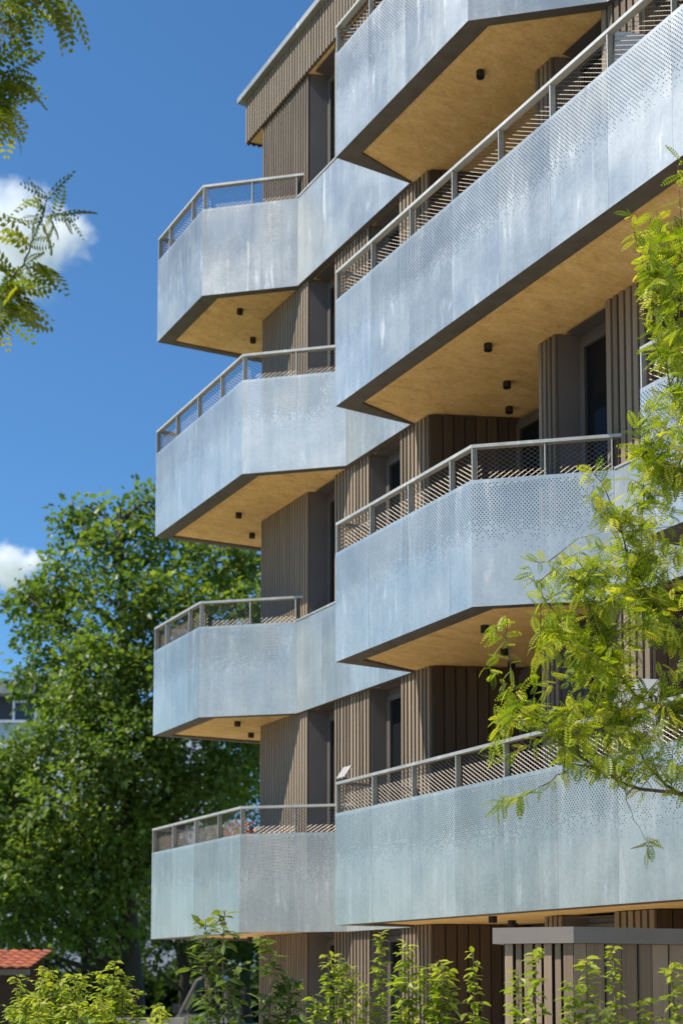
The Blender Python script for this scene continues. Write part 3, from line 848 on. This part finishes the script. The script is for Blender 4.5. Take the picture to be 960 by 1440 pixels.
# ---- honey locust: pinnate leaves on drooping twigs
def locust(name, label, base, trunk_pts, limbs, mtl, leaf_len, region=None, nfill=0, depth=6.6, spread=.5, per=9, seed=3):
    rnd = random.Random(seed); rg = np.random.default_rng(seed)
    t = thing(name, label, "tree", base)
    tm = MB(); tm.tube(trunk_pts[0], trunk_pts[1], 8); tm.build("trunk", bark, t, True)
    bm_ = MB(); P = []; Dv = []; U = []; pts_all = []
    def leaf_run(pts, r0, n_leaf, dens=1.0, droop=.28):
        bm_.tube(pts, [max(.0008, r0 * (1 - .85 * i / (len(pts) - 1))) for i in range(len(pts))], 5, False)
        L_ = sum((pts[i + 1] - pts[i]).length for i in range(len(pts) - 1))
        for j in range(n_leaf):
            q = (j + rnd.random()) / n_leaf * (len(pts) - 1); i0 = min(len(pts) - 2, int(q))
            p = pts[i0].lerp(pts[i0 + 1], q - i0); tg = (pts[i0 + 1] - pts[i0]).normalized()
            a = Vector((rnd.gauss(0, 1), rnd.gauss(0, 1), rnd.gauss(0, .7))); a -= tg * a.dot(tg)
            if a.length < .01: continue
            a.normalize(); d = tg * .45 + a * .8 + Vector((0, 0, -droop + rnd.gauss(0, .35)))
            P.append(tuple(p)); Dv.append(tuple(d)); U.append((rnd.gauss(0, .5), rnd.gauss(0, .5), 1.0))
    for (pl_, r0, nl) in limbs:
        pts = [at(x, y, d) for (x, y, d) in pl_]
        # smooth
        fine = []
        for i in range(len(pts) - 1):
            for j in range(4): 
                f_ = j / 4; p0 = pts[max(0, i - 1)]; p1 = pts[i]; p2 = pts[i + 1]; p3 = pts[min(len(pts) - 1, i + 2)]
                fine.append(.5 * ((2 * p1) + (p2 - p0) * f_ + (2 * p0 - 5 * p1 + 4 * p2 - p3) * f_ ** 2 + (3 * p1 - p0 - 3 * p2 + p3) * f_ ** 3))
        fine.append(pts[-1])
        fine = [p + Vector((rnd.gauss(0, .006), rnd.gauss(0, .006), rnd.gauss(0, .006))) for p in fine]
        leaf_run(fine, r0, nl)
        pts_all += [(p, r0 * (1 - .7 * i / len(fine))) for i, p in enumerate(fine)]
    if region:
        def inside(x, y):
            c = False; j = len(region) - 1
            for i in range(len(region)):
                xi, yi = region[i]; xj, yj = region[j]
                if (yi > y) != (yj > y) and x < (xj - xi) * (y - yi) / (yj - yi) + xi: c = not c
                j = i
            return c
        xs = [q[0] for q in region]; ys = [q[1] for q in region]; k = 0
        A_ = np.array([tuple(p) for p, r in pts_all])
        while k < nfill:
            x = rnd.uniform(min(xs), max(xs)); y = rnd.uniform(min(ys), max(ys))
            if not inside(x, y): continue
            # clumpy: keep more where a coarse pattern is high
            if rnd.random() > .35 + .65 * (math.sin(x * .045 + 1.3) * math.sin(y * .037 + x * .012) > -.25): continue
            e = at(x, y, depth + rnd.uniform(-spread, spread)); k += 1
            i = int(np.argmin(((A_ - np.array(tuple(e))) * np.array([1, 1, 1.0])).__pow__(2).sum(1) + .15 * rg.random(len(A_)))); a = pts_all[i][0]
            dv = e - a
            if dv.length > .75: a = e - dv.normalized() * .55
            md = a.lerp(e, .55) + Vector((rnd.gauss(0, .03), rnd.gauss(0, .03), .06))
            leaf_run([a, a.lerp(md, .5), md, e], .0038, per)
    bm_.build("branch", bark, t, True)
    P = np.array(P); Dv = np.array(Dv); U = np.array(U); n_ = len(P)
    tt = np.zeros((n_, 3)); tt[:, 0] = rg.random(n_); tt[:, 1] = np.where(rg.random(n_) < .3, rg.random(n_) * .9, 0)
    link("crown", leaves_mesh("crown", 'pinnate', P, Dv, U, leaf_len * (.55 + .65 * rg.random(n_)), tt, mtl), t)
    return t

q0 = at(1075, 1386, 9.05); base = (q0.x, q0.y, 0)
tr = ([Vector((q0.x, q0.y, -.05)), Vector((q0.x, q0.y, 1.0)), at(1072, 1190, 9.05), at(1060, 1000, 9.10), at(1065, 700, 9.05), at(1050, 420, 9.15), at(1045, 150, 9.15)], [.10, .085, .075, .06, .045, .03, .012])
limbs = [
    ([(745, 1112, 8.55), (728, 1120, 8.55), (712, 1122, 8.55), (698, 1130, 8.55)], .002, 16),
    ([(1070, 1180, 9.05), (1010, 1140, 8.95), (960, 1118, 8.85), (900, 1108, 8.85), (850, 1086, 8.80), (800, 1052, 8.75), (760, 1012, 8.75), (728, 972, 8.75), (714, 910, 8.75), (712, 868, 8.75)], .016, 54),
    ([(960, 1118, 8.85), (925, 1095, 9.05), (895, 1045, 9.15), (880, 1000, 9.25), (868, 950, 9.25)], .011, 26),
    ([(850, 1086, 8.80), (810, 1075, 8.65), (790, 1085, 8.55), (760, 1108, 8.55), (728, 1122, 8.55), (705, 1128, 8.55)], .005, 21),
    ([(850, 1086, 8.80), (878, 1112, 8.75), (886, 1145, 8.75), (906, 1178, 8.75), (914, 1192, 8.75)], .0035, 1),
    ([(914, 1184, 8.75), (912, 1190, 8.75), (910, 1196, 8.75)], .002, 8),
    ([(1060, 1000, 9.10), (960, 1000, 8.95), (900, 985, 8.95), (862, 935, 8.95), (838, 880, 8.85), (818, 830, 8.85), (790, 795, 8.85), (752, 790, 8.75)], .012, 58),
    ([(862, 935, 8.95), (810, 900, 8.85), (775, 855, 8.75), (752, 820, 8.75), (742, 795, 8.75)], .006, 29),
    ([(1063, 880, 9.05), (960, 900, 9.05), (915, 870, 9.05), (895, 815, 9.05), (872, 745, 8.95), (850, 690, 8.85), (828, 660, 8.85)], .012, 54),
    ([(895, 815, 9.05), (900, 760, 9.25), (905, 700, 9.25), (900, 640, 9.25)], .007, 26),
    ([(872, 745, 8.95), (845, 725, 8.85), (830, 700, 8.85), (838, 672, 8.85)], .005, 19),
    ([(1065, 700, 9.05), (990, 640, 9.05), (950, 560, 9.05), (925, 480, 9.05), (908, 400, 9.05), (895, 340, 9.05), (884, 298, 9.05)], .009, 48),
    ([(950, 560, 9.05), (955, 470, 9.15), (945, 400, 9.15), (930, 340, 9.15), (922, 295, 9.15)], .006, 38),
    ([(1060, 600, 9.05), (990, 480, 9.05), (965, 380, 9.05), (955, 290, 9.05), (955, 225, 9.05)], .007, 35),
    ([(990, 640, 9.05), (940, 660, 8.85), (905, 640, 8.75), (895, 600, 8.75)], .005, 22),
    ([(760, 1012, 8.75), (722, 1010, 8.65), (700, 1040, 8.65), (690, 1060, 8.65)], .004, 22),
    ([(728, 972, 8.75), (700, 950, 8.65), (682, 938, 8.65)], .003, 13),
    ([(712, 900, 8.75), (695, 880, 8.75), (688, 892, 8.75)], .002, 10),
    ([(800, 1052, 8.75), (770, 1040, 8.65), (735, 1050, 8.65), (700, 1075, 8.65)], .004, 22),
    ([(850, 930, 8.85), (790, 900, 8.65), (760, 890, 8.65), (755, 930, 8.65)], .004, 19),
]
region = [(960, 330), (905, 330), (900, 420), (925, 500), (905, 560), (895, 640), (880, 700), (840, 690), (850, 740), (800, 790), (780, 800), (745, 830), (755, 860), (750, 930),
          (745, 980), (705, 1000), (700, 1050), (760, 1035), (800, 1075), (850, 1100), (960, 1100), (1010, 1060), (1010, 330)]
locust("honey_locust_tree", "yellow green feathery leaved tree reaching in from the right edge", base, tr, limbs, LEAF['locust'], .118, region, 430, 8.95, .6, 10, 5)

# the second locust: only branch ends come in at the upper left
q1 = at(-420, 1386, 6.75)
base = (q1.x, q1.y, 0)
tr = ([Vector((q1.x, q1.y, -.05)), Vector((q1.x, q1.y, 1.2)), at(-400, 900, 6.75), at(-390, 500, 6.75), at(-380, 100, 6.75), at(-370, -200, 6.75)], [.11, .09, .08, .06, .04, .012])
limbs = [
    ([(-80, 90, 6.5), (-30, 120, 6.5), (0, 150, 6.5), (14, 172, 6.5)], .004, 20),
    ([(-380, 120, 6.75), (-200, 60, 6.62), (-60, 30, 6.50), (0, 15, 6.50), (50, 0, 6.50), (92, -6, 6.50)], .012, 76),
    ([(-60, 30, 6.50), (-20, 10, 6.38), (20, -12, 6.38), (60, -25, 6.38)], .005, 36),
    ([(-200, 60, 6.62), (-80, 90, 6.50), (-25, 95, 6.50), (8, 100, 6.50), (26, 118, 6.50)], .007, 40),
    ([(-25, 95, 6.50), (0, 122, 6.50), (12, 150, 6.50)], .003, 22),
    ([(-390, 480, 6.75), (-200, 520, 6.62), (-60, 470, 6.50), (-10, 425, 6.50), (16, 398, 6.50), (36, 362, 6.50), (52, 322, 6.50), (64, 290, 6.50), (66, 276, 6.50)], .010, 14),
    ([(52, 318, 6.50), (66, 306, 6.50), (90, 300, 6.50)], .002, 14),
    ([(62, 292, 6.50), (66, 280, 6.50), (68, 274, 6.50)], .0015, 3),
    ([(16, 398, 6.50), (34, 378, 6.50), (58, 372, 6.50)], .003, 18),
    ([(-10, 425, 6.50), (6, 412, 6.50), (30, 410, 6.50)], .003, 18),
    ([(-60, 470, 6.50), (-20, 440, 6.50), (8, 432, 6.50), (18, 436, 6.50)], .003, 24),
    ([(36, 362, 6.50), (44, 345, 6.50), (42, 330, 6.50)], .0015, 2),
]
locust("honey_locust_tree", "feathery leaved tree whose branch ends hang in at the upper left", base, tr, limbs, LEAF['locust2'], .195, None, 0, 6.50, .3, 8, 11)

# ------------------------------------------------------------------ small things on the balconies
def slats(mb, p, d, nn, ln, w_, count, t_=.012):
    pass
def folding_chair(label, x, y, z, face, mtl, name="deck_chair", cat="chair", tilt=.45, h=.95):
    t = thing(name, label, cat, (x, y, z))
    f = Vector((math.cos(face), math.sin(face), 0)); s = Vector((-f.y, f.x, 0)); o = Vector((x, y, z))
    for sg in (-1, 1):
        a = o + s * .24 * sg
        MB().tube([a - f * .30, a + f * .05 + Vector((0, 0, .42)), a + f * .05 + f * -.0 + Vector((0, 0, .44))], .014, 8).build("leg", M['frame'], t)
        MB().tube([a + f * .28, a - f * .05 + Vector((0, 0, .42)), a - f * (.05 + tilt * .55) + Vector((0, 0, h))], .014, 8).build("leg", M['frame'], t)
    st = MB(); p0 = o - f * .12 + Vector((0, 0, .42)); p1 = o + f * .30 + Vector((0, 0, .46))
    a, b = p0 - s * .23, p1 - s * .23
    for i in range(6):
        q = p0.lerp(p1, (i + .5) / 6)
        st.prism([tuple((q - s * .23 - f * .03).to_2d()), tuple((q + s * .23 - f * .03).to_2d()), tuple((q + s * .23 + f * .03).to_2d()), tuple((q - s * .23 + f * .03).to_2d())], q.z, q.z + .014)
    st.build("seat", mtl, t)
    bk = MB(); n0 = o - f * .09 + Vector((0, 0, .50)); n1 = o - f * (.05 + tilt * .55) + Vector((0, 0, h - .01)); dr = (n1 - n0).normalized(); nn = dr.cross(s)
    v = []
    for i in range(7):
        q = n0.lerp(n1, i / 6) + nn * (-.03 * math.sin(math.pi * i / 6))
        for sg in (-1, 1): v += [tuple(q + s * .225 * sg + nn * .004), tuple(q + s * .225 * sg - nn * .004)]
    bk.v = v
    for i in range(6):
        b = i * 4
        bk.f += [(b, b + 2, b + 6, b + 4), (b + 1, b + 5, b + 7, b + 3), (b, b + 4, b + 5, b + 1), (b + 2, b + 3, b + 7, b + 6)]
    bk.f += [(0, 1, 3, 2), (24, 26, 27, 25)]
    bk.build("backrest", mtl, t)
    return t
canvas = plain("pale_canvas", (.34, .33, .31), .8, 0, .06)
white = plain("white_paint", (.78, .78, .78), .4, 0, .04)
fl = lambda k: zb(k) + SL + .004
pz = zb(1) + RAIL
pn = thing("rail_panel", "small pale tilted panel clipped to the handrail at the far corner of the lowest balcony", "panel", (-13.34, FRONT + .04, pz))
MB().box(-13.40, -13.24, FRONT + .01, FRONT + .065, pz + .002, pz + .022).build("bracket", M['black'], pn)
MB().tube([(-13.32, FRONT + .04, pz + .02), (-13.32, FRONT + .07, pz + .09)], .010, 6).build("arm", M['black'], pn)
tp = MB()
a0, a1, b0 = Vector((-13.40, FRONT + .00, pz + .03)), Vector((-13.22, FRONT + .00, pz + .03)), Vector((.03, .08, .13))
nn_ = (a1 - a0).cross(b0).normalized() * .012
q_ = [a0, a1, a1 + b0, a0 + b0]; tp.v = [tuple(p) for p in q_] + [tuple(p + nn_) for p in q_]
tp.f = [(3, 2, 1, 0), (4, 5, 6, 7), (0, 1, 5, 4), (1, 2, 6, 5), (2, 3, 7, 6), (3, 0, 4, 7)]
tp.build("plate", canvas, pn)
folding_chair("white garden chair behind the leaves on the lowest right balcony", -9.25, 8.55, fl(1), R(-20), white, name="garden_chair", h=1.75, tilt=.35)
folding_chair("white framed chair on the long upper balcony near the photo's top edge", -9.05, 8.25, fl(3), R(160), white, name="garden_chair", h=1.35, tilt=.5)
# pot of red flowers on the lowest left balcony
fx, fy = -17.35, 8.45
fp = thing("flower_pot", "red flowering plant in a pot behind the lowest left railing", "flower pot", (fx, fy, fl(1)))
MB().tube([(fx, fy, fl(1)), (fx, fy, fl(1) + .30), (fx, fy, fl(1) + .34), (fx, fy, fl(1) + .345)], [.13, .18, .19, .16], 14).build("pot", plain("terracotta", (.42, .17, .08), .8), fp)
n_ = 220; p_ = np.array([fx, fy, fl(1) + .75]) + rand_unit(n_) * np.array([.22, .22, .42]) * (rng.random(n_) ** .5)[:, None]
link("foliage", leaves_mesh("foliage", 'ovate', p_, rng.normal(size=(n_, 3)), rng.normal(size=(n_, 3)) + np.array([0, 0, 1]), .06 + .03 * rng.random(n_), tints(n_), LEAF['dogw']), fp)
n_ = 130; p_ = np.array([fx, fy, fl(1) + 1.0]) + rand_unit(n_) * np.array([.26, .26, .24]) * (rng.random(n_) ** .4)[:, None]
link("blossom", leaves_mesh("blossom", 'ovate', p_, rng.normal(size=(n_, 3)), rng.normal(size=(n_, 3)), .06 + .02 * rng.random(n_), tints(n_, 0), leaf_mat("red_petal", (.55, .05, .04), (.65, .09, .07), (.7, .2, .18), .3)), fp)

# ------------------------------------------------------------------ background: house, shed, truck, low wall
def facing_box(cx, depth, half, thick, z0, z1):   # box whose front is parallel to the picture's width
    c = at(cx, 1386, depth); c.z = 0
    return c
hd = 62.0
hc = at(60, 1386, hd); r_ = Vector((RIGHT.x, RIGHT.y)); f_ = Vector((fh.x, fh.y))
def hpoly(x0, x1, y0, y1): 
    o = Vector((hc.x, hc.y)); return [tuple(o + r_ * a + f_ * b) for a, b in ((x0, y0), (x1, y0), (x1, y1), (x0, y1))]
zpx = lambda y: at(60, y, hd).z
house = thing("apartment_house", "dark topped house with white lower walls half hidden behind the big tree", "house", (hc.x, hc.y, 0))
dk = plain("dark_cladding", (.035, .035, .042), .6); wr_ = plain("white_render", (.62, .64, .68), .8, 0, .05)
wz = zpx(1012)
wl = MB().prism(hpoly(-12, 7.5, 0, 9), 0, wz).build("wall", wr_, house)
up_ = MB().prism(hpoly(-12, 2.0, .8, 9), wz + .001, zpx(968)).build("upper_wall", dk, house)
MB().prism(hpoly(-12.4, 2.5, .1, 9.4), zpx(967.9), zpx(947)).build("roof", plain("roof_sheet", (.30, .31, .33), .5), house)
MB().prism(hpoly(-12.1, 7.6, -.15, .02), wz + .002, wz + .12).build("parapet", wr_, house)
for (x0, x1, y0, y1, yy, par) in [(-1.75, -.65, 1006, 974, .8, up_), (-6, -4.9, 1006, 974, .8, up_)] + [(a, a + 1.2, b + 50, b, 0, wl) for a in (-8.5, -5, -1.5, 2, 5) for b in (1050, 1150, 1250)]:
    z0, z1 = zpx(y0), zpx(y1); fw = .1
    f = MB(); o_ = yy - .06
    f.prism(hpoly(x0, x0 + fw, o_, yy + .02), z0, z1); f.prism(hpoly(x1 - fw, x1, o_, yy + .02), z0, z1)
    f.prism(hpoly(x0 + fw, x1 - fw, o_, yy + .02), z0, z0 + fw); f.prism(hpoly(x0 + fw, x1 - fw, o_, yy + .02), z1 - fw, z1)
    wn_ = f.build("window", white, house)
    MB().prism(hpoly(x0 + fw - .01, x1 - fw + .01, yy - .03, yy + .01), z0 + fw - .01, z1 - fw + .01).build("pane", glass_mat("house_glass", (.05, .07, .10)), wn_)

# shed with an orange tiled roof
sd_ = 24.0; sc_ = at(20, 1386, sd_)
def spoly(x0, x1, y0, y1):
    o = Vector((sc_.x, sc_.y)); return [tuple(o + r_ * a + f_ * b) for a, b in ((x0, y0), (x1, y0), (x1, y1), (x0, y1))]
szp = lambda y: at(20, y, sd_).z
shed = thing("garden_shed", "open dark shed with an orange tiled roof at the lower left", "shed", (sc_.x, sc_.y, 0))
wood_d = plain("dark_timber", (.04, .032, .026), .8)
ze, zr_ = szp(1362), szp(1362) + .30
MB().prism(spoly(-1.6, .18, 1.5, 1.58), 0, zr_ - .1).build("back_wall", wood_d, shed)
for a in (-1.5, .1): MB().prism(spoly(a, a + .08, .05, .13), 0, ze - .05).build("post", wood_d, shed)
MB().prism(spoly(-1.65, .24, .02, .12), ze - .12, ze - .02).build("beam", M['frame'], shed)
rm = MB(); nx = 60
o = Vector((sc_.x, sc_.y))
for j in range(6):
    y0, y1 = -.12 + j * .32, -.12 + (j + 1) * .32 + .03
    za, zb_ = ze + (zr_ - ze) * j / 5.2 + .018, ze + (zr_ - ze) * (j + 1) / 5.2
    b = len(rm.v)
    for i in range(nx + 1):
        a = -1.75 + 2.02 * i / nx; wv = .028 * abs(math.sin(i * math.pi / 6))
        for (yy, zz) in ((y0, za), (y1, zb_)):
            p = o + r_ * a + f_ * yy; rm.v += [(p.x, p.y, zz + wv), (p.x, p.y, zz + wv - .02)]
    for i in range(nx):
        q = b + i * 4
        rm.f += [(q, q + 4, q + 6, q + 2), (q + 1, q + 3, q + 7, q + 5), (q, q + 1, q + 5, q + 4)]
tag(rm.build("roof_tile", plain("orange_clay", (.42, .12, .05), .8, 0, .45, 5), shed), kind='stuff')

# low wall and truck by the far end of the building
wc = at(205, 1386, 20.0)
o2 = Vector((wc.x, wc.y))
lw = MB().prism([tuple(o2 + r_ * a + f_ * b) for a, b in ((-1.2, 0), (.55, 0), (.55, .3), (-1.2, .3))], 0, at(205, 1432.5, 20.0).z).build("garden_wall", M['concrete'])
tag(lw, "low pale garden wall behind the gap in the left hedge", "wall")

td = 26.0
tc = at(290, 1386, td); 
truck = thing("utility_truck", "small grey utility truck parked below the lowest left balcony", "truck", (tc.x, tc.y, 0))
def T(a, b, z): p = Vector((tc.x, tc.y)) + r_ * a + f_ * b; return (p.x, p.y, z)
zt = at(290, 1376, td).z
body = plain("truck_grey", (.22, .225, .23), .4, .2, .05); teal = plain("truck_teal", (.03, .16, .15), .4)
def loft(name, prof, y0, y1, mtl, par):   # side profile in (a, z) extruded in depth
    mb = MB(); n_ = len(prof)
    mb.v = [T(a, y0, z) for a, z in prof] + [T(a, y1, z) for a, z in prof]
    mb.f = [tuple(range(n_)), tuple(range(2 * n_ - 1, n_ - 1, -1))] + [(i, i + n_, (i + 1) % n_ + n_, (i + 1) % n_) for i in range(n_)]
    return mb.build(name, mtl, par)
cb = loft("cab", [(-.62, .45), (.5, .45), (.5, 1.15), (-.55, 1.15), (-.68, .95)], 0, 1.5, body, truck)
for b in (0, 1.46):
    MB().tube([T(-.50, b + .02, 1.15), T(-.18, b + .02, zt - .05), T(-.08, b + .02, zt)], .035, 8).build("pillar", M['frame'], cb)
    MB().tube([T(.10, b + .02, 1.15), T(.04, b + .02, zt - .03)], .04, 8).build("pillar", M['frame'], cb)
    MB().tube([T(.42, b + .02, 1.15), T(.34, b + .02, zt - .12), T(.25, b + .02, zt - .02)], .04, 8).build("pillar", M['frame'], cb)
loft("roof", [(-.1, zt), (.28, zt), (.34, zt - .06), (.28, zt + .05), (-.06, zt + .06)], 0, 1.5, M['frame'], truck)
loft("windscreen", [(-.52, 1.16), (-.50, 1.16), (-.14, zt - .02), (-.17, zt - .02)], .06, 1.42, glass_mat("truck_glass", (.16, .17, .18)), truck)
loft("rear_window", [(.38, 1.16), (.40, 1.16), (.31, zt - .1), (.29, zt - .1)], .06, 1.42, glass_mat("truck_glass2", (.03, .03, .03)), truck)
loft("bed", [(.52, .5), (2.4, .5), (2.4, .95), (.52, .95)], 0, 1.5, teal, truck)
MB().prism([T(-.62, -.16, 0)[:2], T(-.50, -.16, 0)[:2], T(-.50, -.08, 0)[:2], T(-.62, -.08, 0)[:2]], 1.18, 1.36).build("mirror", M['black'], truck)
rub = plain("tyre_rubber", (.02, .02, .02), .8)
for a in (-.25, 1.9):
    for b in (-.02, 1.32):
        c1, c2_ = Vector(T(a, b, .33)), Vector(T(a, b + .2, .33))
        wh = MB().tube([c1, c1.lerp(c2_, .1), c1.lerp(c2_, .9), c2_], [.30, .33, .33, .30], 18).build("wheel", rub, truck)
        MB().tube([c1 - (c2_ - c1) * .03, c1 + (c2_ - c1) * .03], [.17, .17], 12).build("rim", M['steel'], wh)

# ------------------------------------------------------------------ clouds
def cloud(label, px, py, dist, wpx, hpx, dens, seed, noise_s=2.2):
    c = at(px, py, dist); k = dist / FPX
    m_, n, out = mat("cloud_vapour_%d" % seed)
    v = N(n, 'ShaderNodeVolumePrincipled'); v.inputs['Color'].default_value = (1, 1, 1, 1); v.inputs['Anisotropy'].default_value = .1
    tc_ = N(n, 'ShaderNodeTexCoord')
    g_ = N(n, 'ShaderNodeVectorMath', operation='LENGTH'); L(n, tc_.outputs['Object'], g_.inputs[0])
    nz = noise(n, mapping(n, tc_.outputs['Object'], (1, 1, .8)), noise_s, 7, .62, .25)
    fall = math_(n, 'SUBTRACT', 1.0, g_.outputs['Value'])
    sx_ = N(n, 'ShaderNodeSeparateXYZ'); L(n, tc_.outputs['Object'], sx_.inputs[0])
    d_ = math_(n, 'ADD', math_(n, 'MULTIPLY', math_(n, 'SUBTRACT', nz, .5), 2.7), math_(n, 'MULTIPLY', fall, 1.25))
    d_ = sstep(n, math_(n, 'SUBTRACT', d_, .36), 0.0, .42)
    L(n, math_(n, 'MULTIPLY', d_, dens), v.inputs['Density'])
    L(n, v.outputs[0], out.inputs['Volume'])
    mb = MB(); mb.v = []; 
    import bmesh
    bm = bmesh.new(); bmesh.ops.create_icosphere(bm, subdivisions=3, radius=1.0)
    me = bpy.data.meshes.new("cloud"); bm.to_mesh(me); bm.free(); me.materials.append(m_)
    o = bpy.data.objects.new("cloud", me); COL.objects.link(o); o.location = c
    o.scale = (wpx * k, wpx * k, hpx * k)
    tag(o, label, "cloud")
    m_.cycles.volume_step_rate = 1.0
    return o
cloud("large white cumulus cloud at the left edge", 26, 340, 1500, 128, 82, .045, 1, 1.7)
cloud("small white cloud low above the tree at the left edge", 12, 797, 1500, 72, 38, .075, 2, 1.6)
